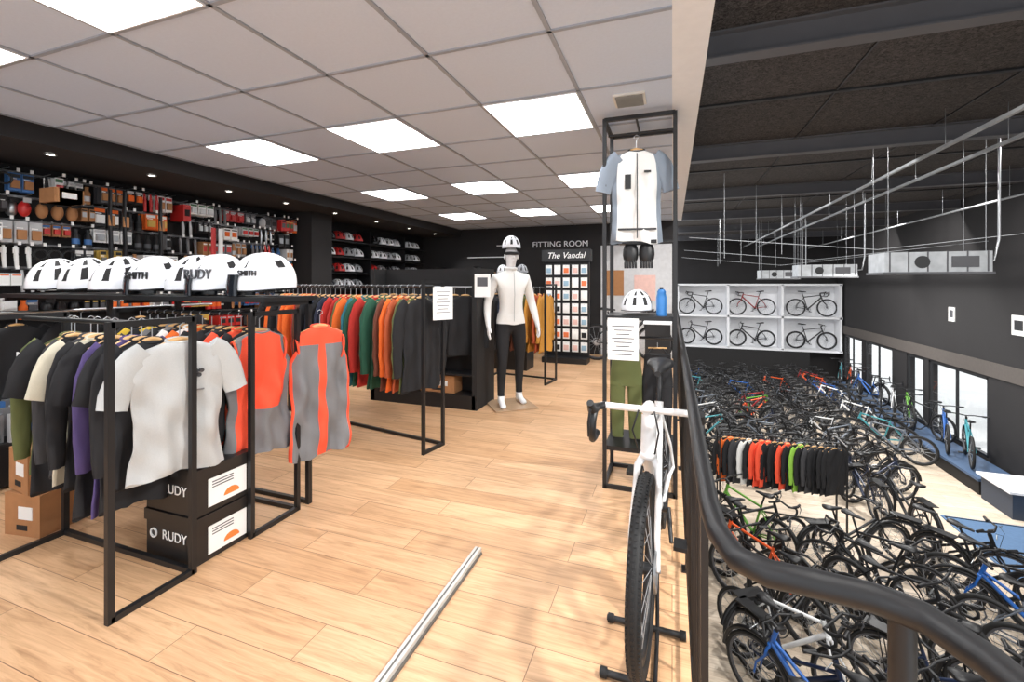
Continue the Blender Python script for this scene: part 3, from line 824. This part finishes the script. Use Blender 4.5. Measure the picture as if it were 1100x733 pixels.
# ------------------------------------------------------------------ left wall displays
PY = mat("pack_ochre",(206,170,80),.5); PB = mat("pack_blue",(60,110,170),.5); PCL = mat("pack_clear",(190,192,194),.25); PG = mat("pack_green",(70,110,76),.5)
PAL = [MATTE, PAPER, CARD, REDC, F["grey"], PAPER, PCL, CARD, PB, PCL, STEEL, MATTE, BLACK, DGREY, REDC, PAPER, BLACK, DGREY, PY, PG, F["orange"], PAPER]
def wall_items(name, y0, y1, zs, x=LW):
    b = MB()
    b.bx(x, x+.03, y0, y1, .1, 2.45, MATTE)
    for z in zs:
        b.bx(x+.03, x+.05, y0, y1, z+.085, z+.105, mat("slat_rail",(120,120,122),.35,.5))
        yy = y0+.05
        X = x+.05
        run = 0
        while yy < y1-.04:
            if run <= 0:
                run = random.randint(1, 3); kd = random.random(); m_ = random.choice(PAL); m2 = random.choice(PAL); m3 = random.choice(PAL)
                w = random.uniform(.045,.11); h = random.uniform(.10,.185); dep = random.uniform(.12,.27)
            run -= 1
            b.cyl((X,yy,z+.075),(X+dep+.03,yy,z+.085),.003,STEEL,4)
            if random.random() < .5: b.box((X+dep+.03,yy,z+.09),(.004,.022,.03),PAPER)
            if kd < .48:
                nq = max(1, int(dep/.06))
                for q in range(nq):
                    b.box((X+.05+q*.055, yy, z+.07-h/2), (.008,w,h), m_)
                xf = X+.05+(nq-1)*.055
                b.box((xf+.014, yy, z+.07-h*.62), (.022,w*.7,h*.45), m2)
                b.box((xf+.005, yy, z+.07-h*.15), (.004,w*.85,h*.18), m3)
                b.box((xf+.006, yy-w*.1, z+.07-h*.31), (.003,w*.5,h*.05), PAPER)
            elif kd < .62:
                b.box((X+dep/2+.02, yy, z+.04-h/2), (dep,w,h), m_); b.box((X+dep+.021, yy, z+.04-h*.5), (.003,w*.7,h*.4), m2)
                b.box((X+dep+.021, yy, z+.04-h*.15), (.003,w*.8,h*.1), m3)
            elif kd < .72:
                b.tube([(X+dep*.7,yy,z-.12),(X+dep*.7,yy,z-.01),(X+dep*.7,yy,z+.02),(X+dep*.7,yy,z+.05)], [.03,.03,.015,.017], m_, 10)
                b.cyl((X+dep*.7,yy,z-.09),(X+dep*.7,yy,z-.04),.0305,m2,10)
            elif kd < .78:
                b.ring((X+dep*.8,yy,z), .045, .009, BLACK, 'x', 16, 6)
            elif kd < .92:
                b.tube([(X+dep*.8,yy,z+.07),(X+dep*.85,yy,z-.02),(X+dep*.8,yy+.008,z-.12)],[.010,.016,.013], m_, 8); b.box((X+dep*.8,yy,z+.03),(.01,.035,.05),m2)
            else:
                b.ell((X+dep*.7,yy,z-.03),(.05,.04,.07),m_,12,8); b.box((X+dep*.7+.045,yy,z+.04),(.006,.05,.04),m2)
            yy += max(w,.05)+random.uniform(.006,.015)
    return b.obj(name)
wall_items("accessory_wall_display", 1.2, 3.45, (2.33,2.12,1.91,1.70,1.49,1.25,.9,.5,.2))
wall_items("accessory_wall_display", 3.5, 5.15, (2.3,2.1,1.9,1.7,1.5,1.25,1.0,.7,.4))
b = MB()
for yy in (2.75, 2.87, 3.2):
    pts = [Vector((LW+.40, yy, 2.35)), Vector((LW+.41, yy-.01, 2.1)), Vector((LW+.39, yy+.01, 1.85)), Vector((LW+.35, yy+.03, 1.6))]
    b.tube(pts, [.022,.026,.028,.03], BLACK, 8, flat=.5)
    b.box((LW+.42,yy,2.05),(.012,.05,.1),CARD)
b.obj("mudguard_display")
b = MB()
for q in range(3): b.box((LW+.5,2.34+q*.012,2.2),(.22,.2-q*.04,.12),CARD)
b.box((LW+.612,2.34,2.2),(.004,.1,.05),PAPER); b.obj("cardboard_tray")
b = MB()
for yy in (3.78,3.87):
    b.loft([[Vector((LW+.4+.012*math.sin(a), yy+.03*math.cos(a), z)) for a in [2*math.pi*i/10 for i in range(10)]] for z in (2.1,1.9,1.75,1.62)], PAPER if yy > 3.8 else REDC)
b.obj("cycling_socks")
b = MB(); b.cyl((-4.75,1.7,1.22),(-4.75,3.5,1.22),.012,STEEL,8)
for yy in (1.72,3.48): b.cyl((LW,yy,1.22),(-4.75,yy,1.22),.01,BLACK,8)
b.obj("wall_garment_rail")
for i, yy in enumerate((1.95, 2.35, 2.8, 3.2)):
    g = place(gm("black", False, .62, i % 3), "hanging_jersey", (-4.75, yy, 1.205), math.radians(12))
    if i in (0,1): text("MO" if i else "N", .1, (.05,0,-.35), (math.pi/2,0,math.pi/2), PAPER, "shirt_print", g, .004)
b = MB()
b.bx(-5.1,-4.4,1.5,2.5,.02,.3,BLACK); b.bx(-4.8,-4.4,1.5,2.5,.3,.32,MATTE)
for r in range(3):
    for i in range(14):
        b.box((-4.42-.05*(i%2)-r*.1,1.53+i*.068,.42+r*.03),(.04,.055,.2),random.choice((PAPER,PB,PAPER,F["grey"],PCL)))
b.obj("packaged_goods_display")
b = MB()
b.bx(LW, LW+.03, 5.65, BACK-.02, .1, 2.45, MATTE)
for z in (1.35, 1.62, 1.89, 2.16): b.bx(LW+.03, LW+.33, 5.68, BACK-.35, z-.02, z, BLACK)
for y_ in (6.8, 7.9): b.bx(LW+.03, LW+.33, y_-.01, y_+.01, 1.2, 2.4, BLACK)
b.bx(LW+.03, LW+.36, 5.68, BACK-.35, 0, .6, BLACK)
b.obj("helmet_wall_shelves")
for z in (1.35, 1.62, 1.89, 2.16):
    yy = 5.85
    while yy < BACK-.5:
        if min(abs(yy-6.8), abs(yy-7.9)) > .1:
            place(random.choice((HW,HB_,HB_,HR,HG,HW,HW,HW)), "cycling_helmet", (LW+.2, yy, z+.035), math.radians(random.uniform(-20,20)), sc=.95)
        yy += .235
for i in range(8): place(gm(["black","dgrey","navy"][i%3], True, .7, i%3), "hanging_jacket", (-4.7, 5.9+i*.14, 1.2), math.radians(80))
b = MB(); b.cyl((-4.7,5.75,1.22),(-4.7,7.1,1.22),.012,STEEL,8)
for yy in (5.77,7.08): b.cyl((-4.7,yy,0),(-4.7,yy,1.22),.012,BLACK,8); b.bx(-4.9,-4.5,yy-.015,yy+.015,0,.02,BLACK)
b.obj("clothing_rack")

# ------------------------------------------------------------------ tower display
b = MB(); x0, x1, y0, y1, H = -.45, .02, 3.2, 3.6, 2.6
for x in (x0, x1):
    for y_ in (y0, y1): sq(b, (x,y_,0), (x,y_,H), .013)
for z in (.015, H):
    for y_ in (y0, y1): sq(b, (x0,y_,z), (x1,y_,z), .013)
    for x in (x0, x1): sq(b, (x,y0,z), (x,y1,z), .013)
for z in (1.22, .30): b.bx(x0, x1, y0, y1, z-.03, z, BLACK)
b.cyl((x0,3.4,2.55),(x1,3.4,2.55),.01,BLACK,8); b.cyl((x0,3.4,1.05),(x1,3.4,1.05),.01,BLACK,8)
b.cyl((-.235,3.2,2.6),(-.235,3.6,2.6),.008,BLACK,8)
b.obj("display_tower")
jy = garment("jersey_mesh", F["white"], F["black"], F["slate"], long=False, length=.64, w=.19, seed=11, thick=.028, style="panel", n=48, nr=36, fold=1.1)
j = place(jy, "cycling_jersey", (-.235, 3.24, 2.46), math.radians(-80), sc=(1,.92,1))
b = MB(); b.tube([(.032,0,-.11),(.045,0,-.25),(.045,0,-.45),(.042,0,-.7)],.004,F["dgrey"],5); b.bx(.046,.052,-.09,-.045,-.36,-.26,BLACK); b.bx(.044,.050,.05,.1,-.25,-.235,BLACK)
b.bx(.040,.047,-.14,.14,-.645,-.632,F["dgrey"]); b.obj("zip_and_tag", parent=j)
b = MB()
for s in (-1,1):
    b.loft([[Vector((s*.055+r*math.cos(a), r*.7*math.sin(a), z)) for a in [2*math.pi*i/14 for i in range(14)]] for r, z in ((.04,0),(.052,-.03),(.055,-.07),(.05,-.10),(.038,-.12))], BLACK)
    for q in range(5): b.tube([(s*.055-.03+q*.015,-.01,-.10),(s*.055-.036+q*.018,-.02,-.13),(s*.055-.036+q*.018,-.012,-.165)], .0085, BLACK, 7)
b.bx(-.09,.09,-.012,.012,.0,.02,BLACK); b.obj("cycling_gloves", (-.225, 3.3, 1.72))
b = MB(); b.bx(-.36,-.1,3.24,3.36,1.725,1.75,BLACK); b.bx(-.45,.02,3.29,3.31,1.735,1.75,BLACK); b.obj("glove_shelf")
place(HW, "cycling_helmet", (-.24, 3.36, 1.265), math.radians(-110), sc=1.0)
b = MB(); b.tube([(0,0,0),(0,0,.13),(0,0,.16),(0,0,.165),(0,0,.185)],[.035,.035,.028,.032,.02],mat("bottle_blue",(60,130,200),.3),16); b.tube([(0,0,.185),(0,0,.2)],.012,BLACK,10); b.obj("water_bottle", (-.07,3.3,1.22))
b = MB(); b.box((0,0,0),(.21,.004,.29),PAPER)
for i in range(8): b.box((0,-.003,.09-i*.028),(.15-.03*(i%3),.002,.006),DGREY)
b.obj("paper_sign", (-.32, 3.17, 1.06))
def bibs(name, fabm, h1=.0, w=.13, L=.7, seed=1):
    b = MB(); rnd = random.Random(seed)
    b.loft([[Vector((w*ww*math.cos(a), .035*math.sin(a)+.006*math.sin(4*a+z*20), z)) for a in [2*math.pi*i/24 for i in range(24)]] for ww, z in ((.85,0),(.88,-.08),(.98,-.18),(1.0,-.24))], fabm)
    for s in (-1,1):
        b.loft([[Vector((s*w*.52+w*ww*math.cos(a), .032*math.sin(a)+.005*math.sin(3*a+z*22), z)) for a in [2*math.pi*i/18 for i in range(18)]] for ww, z in ((.46,-.22),(.44,-.35),(.38,-.5),(.34,-L))], fabm)
        b.tube([(s*w*.6,0,0),(s*w*.3,0,.045)], .006, BLACK, 5)
    b.tube([(-w*.6,0,.045),(w*.6,0,.045)], .006, WOODH, 6); b.tube([(0,0,.045),(0,0,.085)], .003, STEEL, 5)
    return b.mesh(name)
place(bibs("tights_olive", F["olive"], L=.62, w=.12), "cycling_tights", (-.32, 3.40, .93), 0)
place(bibs("tights_black", F["black"], L=.6, w=.11, seed=3), "cycling_tights", (-.10, 3.42, .93), .2)

# ------------------------------------------------------------------ hero bicycle and its stand
hero = bike_mesh("road_bicycle_mesh", FC["white"], "road", True, tyre=.026, bw=.93)
HBX = -.075
place(hero, "road_bicycle", (HBX, 2.35, .03), math.radians(-92.6))
b = MB()
wx = HBX-.027
for (yy, hw) in ((1.66,.15),(1.94,.16)):
    b.cyl((wx-hw,yy,.018),(wx+hw-.01,yy,.018),.012,BLACK,10)
    for s in (-1,1): b.cyl((wx+s*hw*.9-.012,yy,.018),(wx+s*hw*.9+.012,yy,.018),.018,RUBBER,10)
for s in (-1,1):
    b.tube([(wx+s*.045,1.66,.018),(wx+s*.045,1.94,.018)],.008,BLACK,8)
    b.tube([(wx+s*.045,1.94,.018),(wx+s*.042,2.02,.22),(wx+s*.042,2.06,.34)],.008,BLACK,8)
b.obj("bicycle_floor_stand")

# ------------------------------------------------------------------ railing
b = MB()
rail = [(.07,9.0,1.0),(.07,5,1.0),(.07,2,1.0),(.07,1.2,1.0),(.071,.98,1.0),(.078,.88,1.0),(.10,.81,1.0),(.14,.785,1.0),(.2,.782,1.0),(.27,.775,1.0),(.32,.75,1.0),(.355,.69,1.0),(.38,.6,1.0),(.40,.45,1.0),(.43,.2,1.0),(.45,-.4,1.0)]
b.tube(rail, .020, BLACK, 16)
for yy in [1.12+1.3*i for i in range(7)]:
    b.bx(.062,.078,yy-.02,yy+.02,0,.985,BLACK); b.bx(.045,.095,yy-.03,yy+.03,0,.008,BLACK)
yy = 1.23
while yy < 9.0:
    b.cyl((.07,yy,.09),(.07,yy,.9),.006,BLACK,6); yy += .13
b.tube([(.07,1.12,.9),(.07,9,.9)],.008,BLACK,8); b.tube([(.07,1.12,.09),(.07,9,.09)],.008,BLACK,8)
b.cyl((.30,.765,0),(.30,.765,.99),.016,BLACK,14); b.cyl((.42,.25,0),(.42,.25,.99),.016,BLACK,14)
b.obj("balcony_railing")

ALU = mat("aluminium_profile",(205,203,198),.4,.3); GRV = mat("profile_groove",(96,92,88),.6)
b = MB(); b.bx(-1.004,-.954,.6,2.19,.001,.012,GRV); b.bx(-.998,-.962,.6,2.2,.012,.030,ALU); b.bx(-.984,-.976,.6,2.2,.030,.0305,GRV); b.obj("floor_profile_strip")

# ------------------------------------------------------------------ lower clothing rack
rail_rack("clothing_rack", -1.9, 0, -.25, .25, 1.5, 1.48, (2.7, 9.0, LF), 0)
cc = ["black","black","black","dgrey","black","lime","black","coral","black","black","coral","coral","black","white","dgrey","black","orange","black"]
for i, c in enumerate(cc):
    place(gm(c, True, .74, i % 3), "hanging_jacket", (2.6-i*.1, 9.0, LF+1.465), math.radians(-55+random.uniform(-10,10)), sc=(1.1,1,1.05))

# ------------------------------------------------------------------ lighting, camera
w = D.worlds.new("World"); scene.world = w; w.use_nodes = True
bg = w.node_tree.nodes["Background"]; bg.inputs[0].default_value = (.92,.955,1,1); bg.inputs[1].default_value = 1.8

cam = D.cameras.new("camera"); co = D.objects.new("camera", cam); COL.objects.link(co)
cam.sensor_width = 36; cam.lens = 480/1100*36; cam.shift_y = -62.5/1100; cam.clip_start = .02; cam.clip_end = 200
co.location = (0, 0, CAMH); co.rotation_euler = (math.pi/2, 0, math.atan(172/480))
scene.camera = co
try:
    scene.view_settings.view_transform = 'Standard'
except Exception: pass
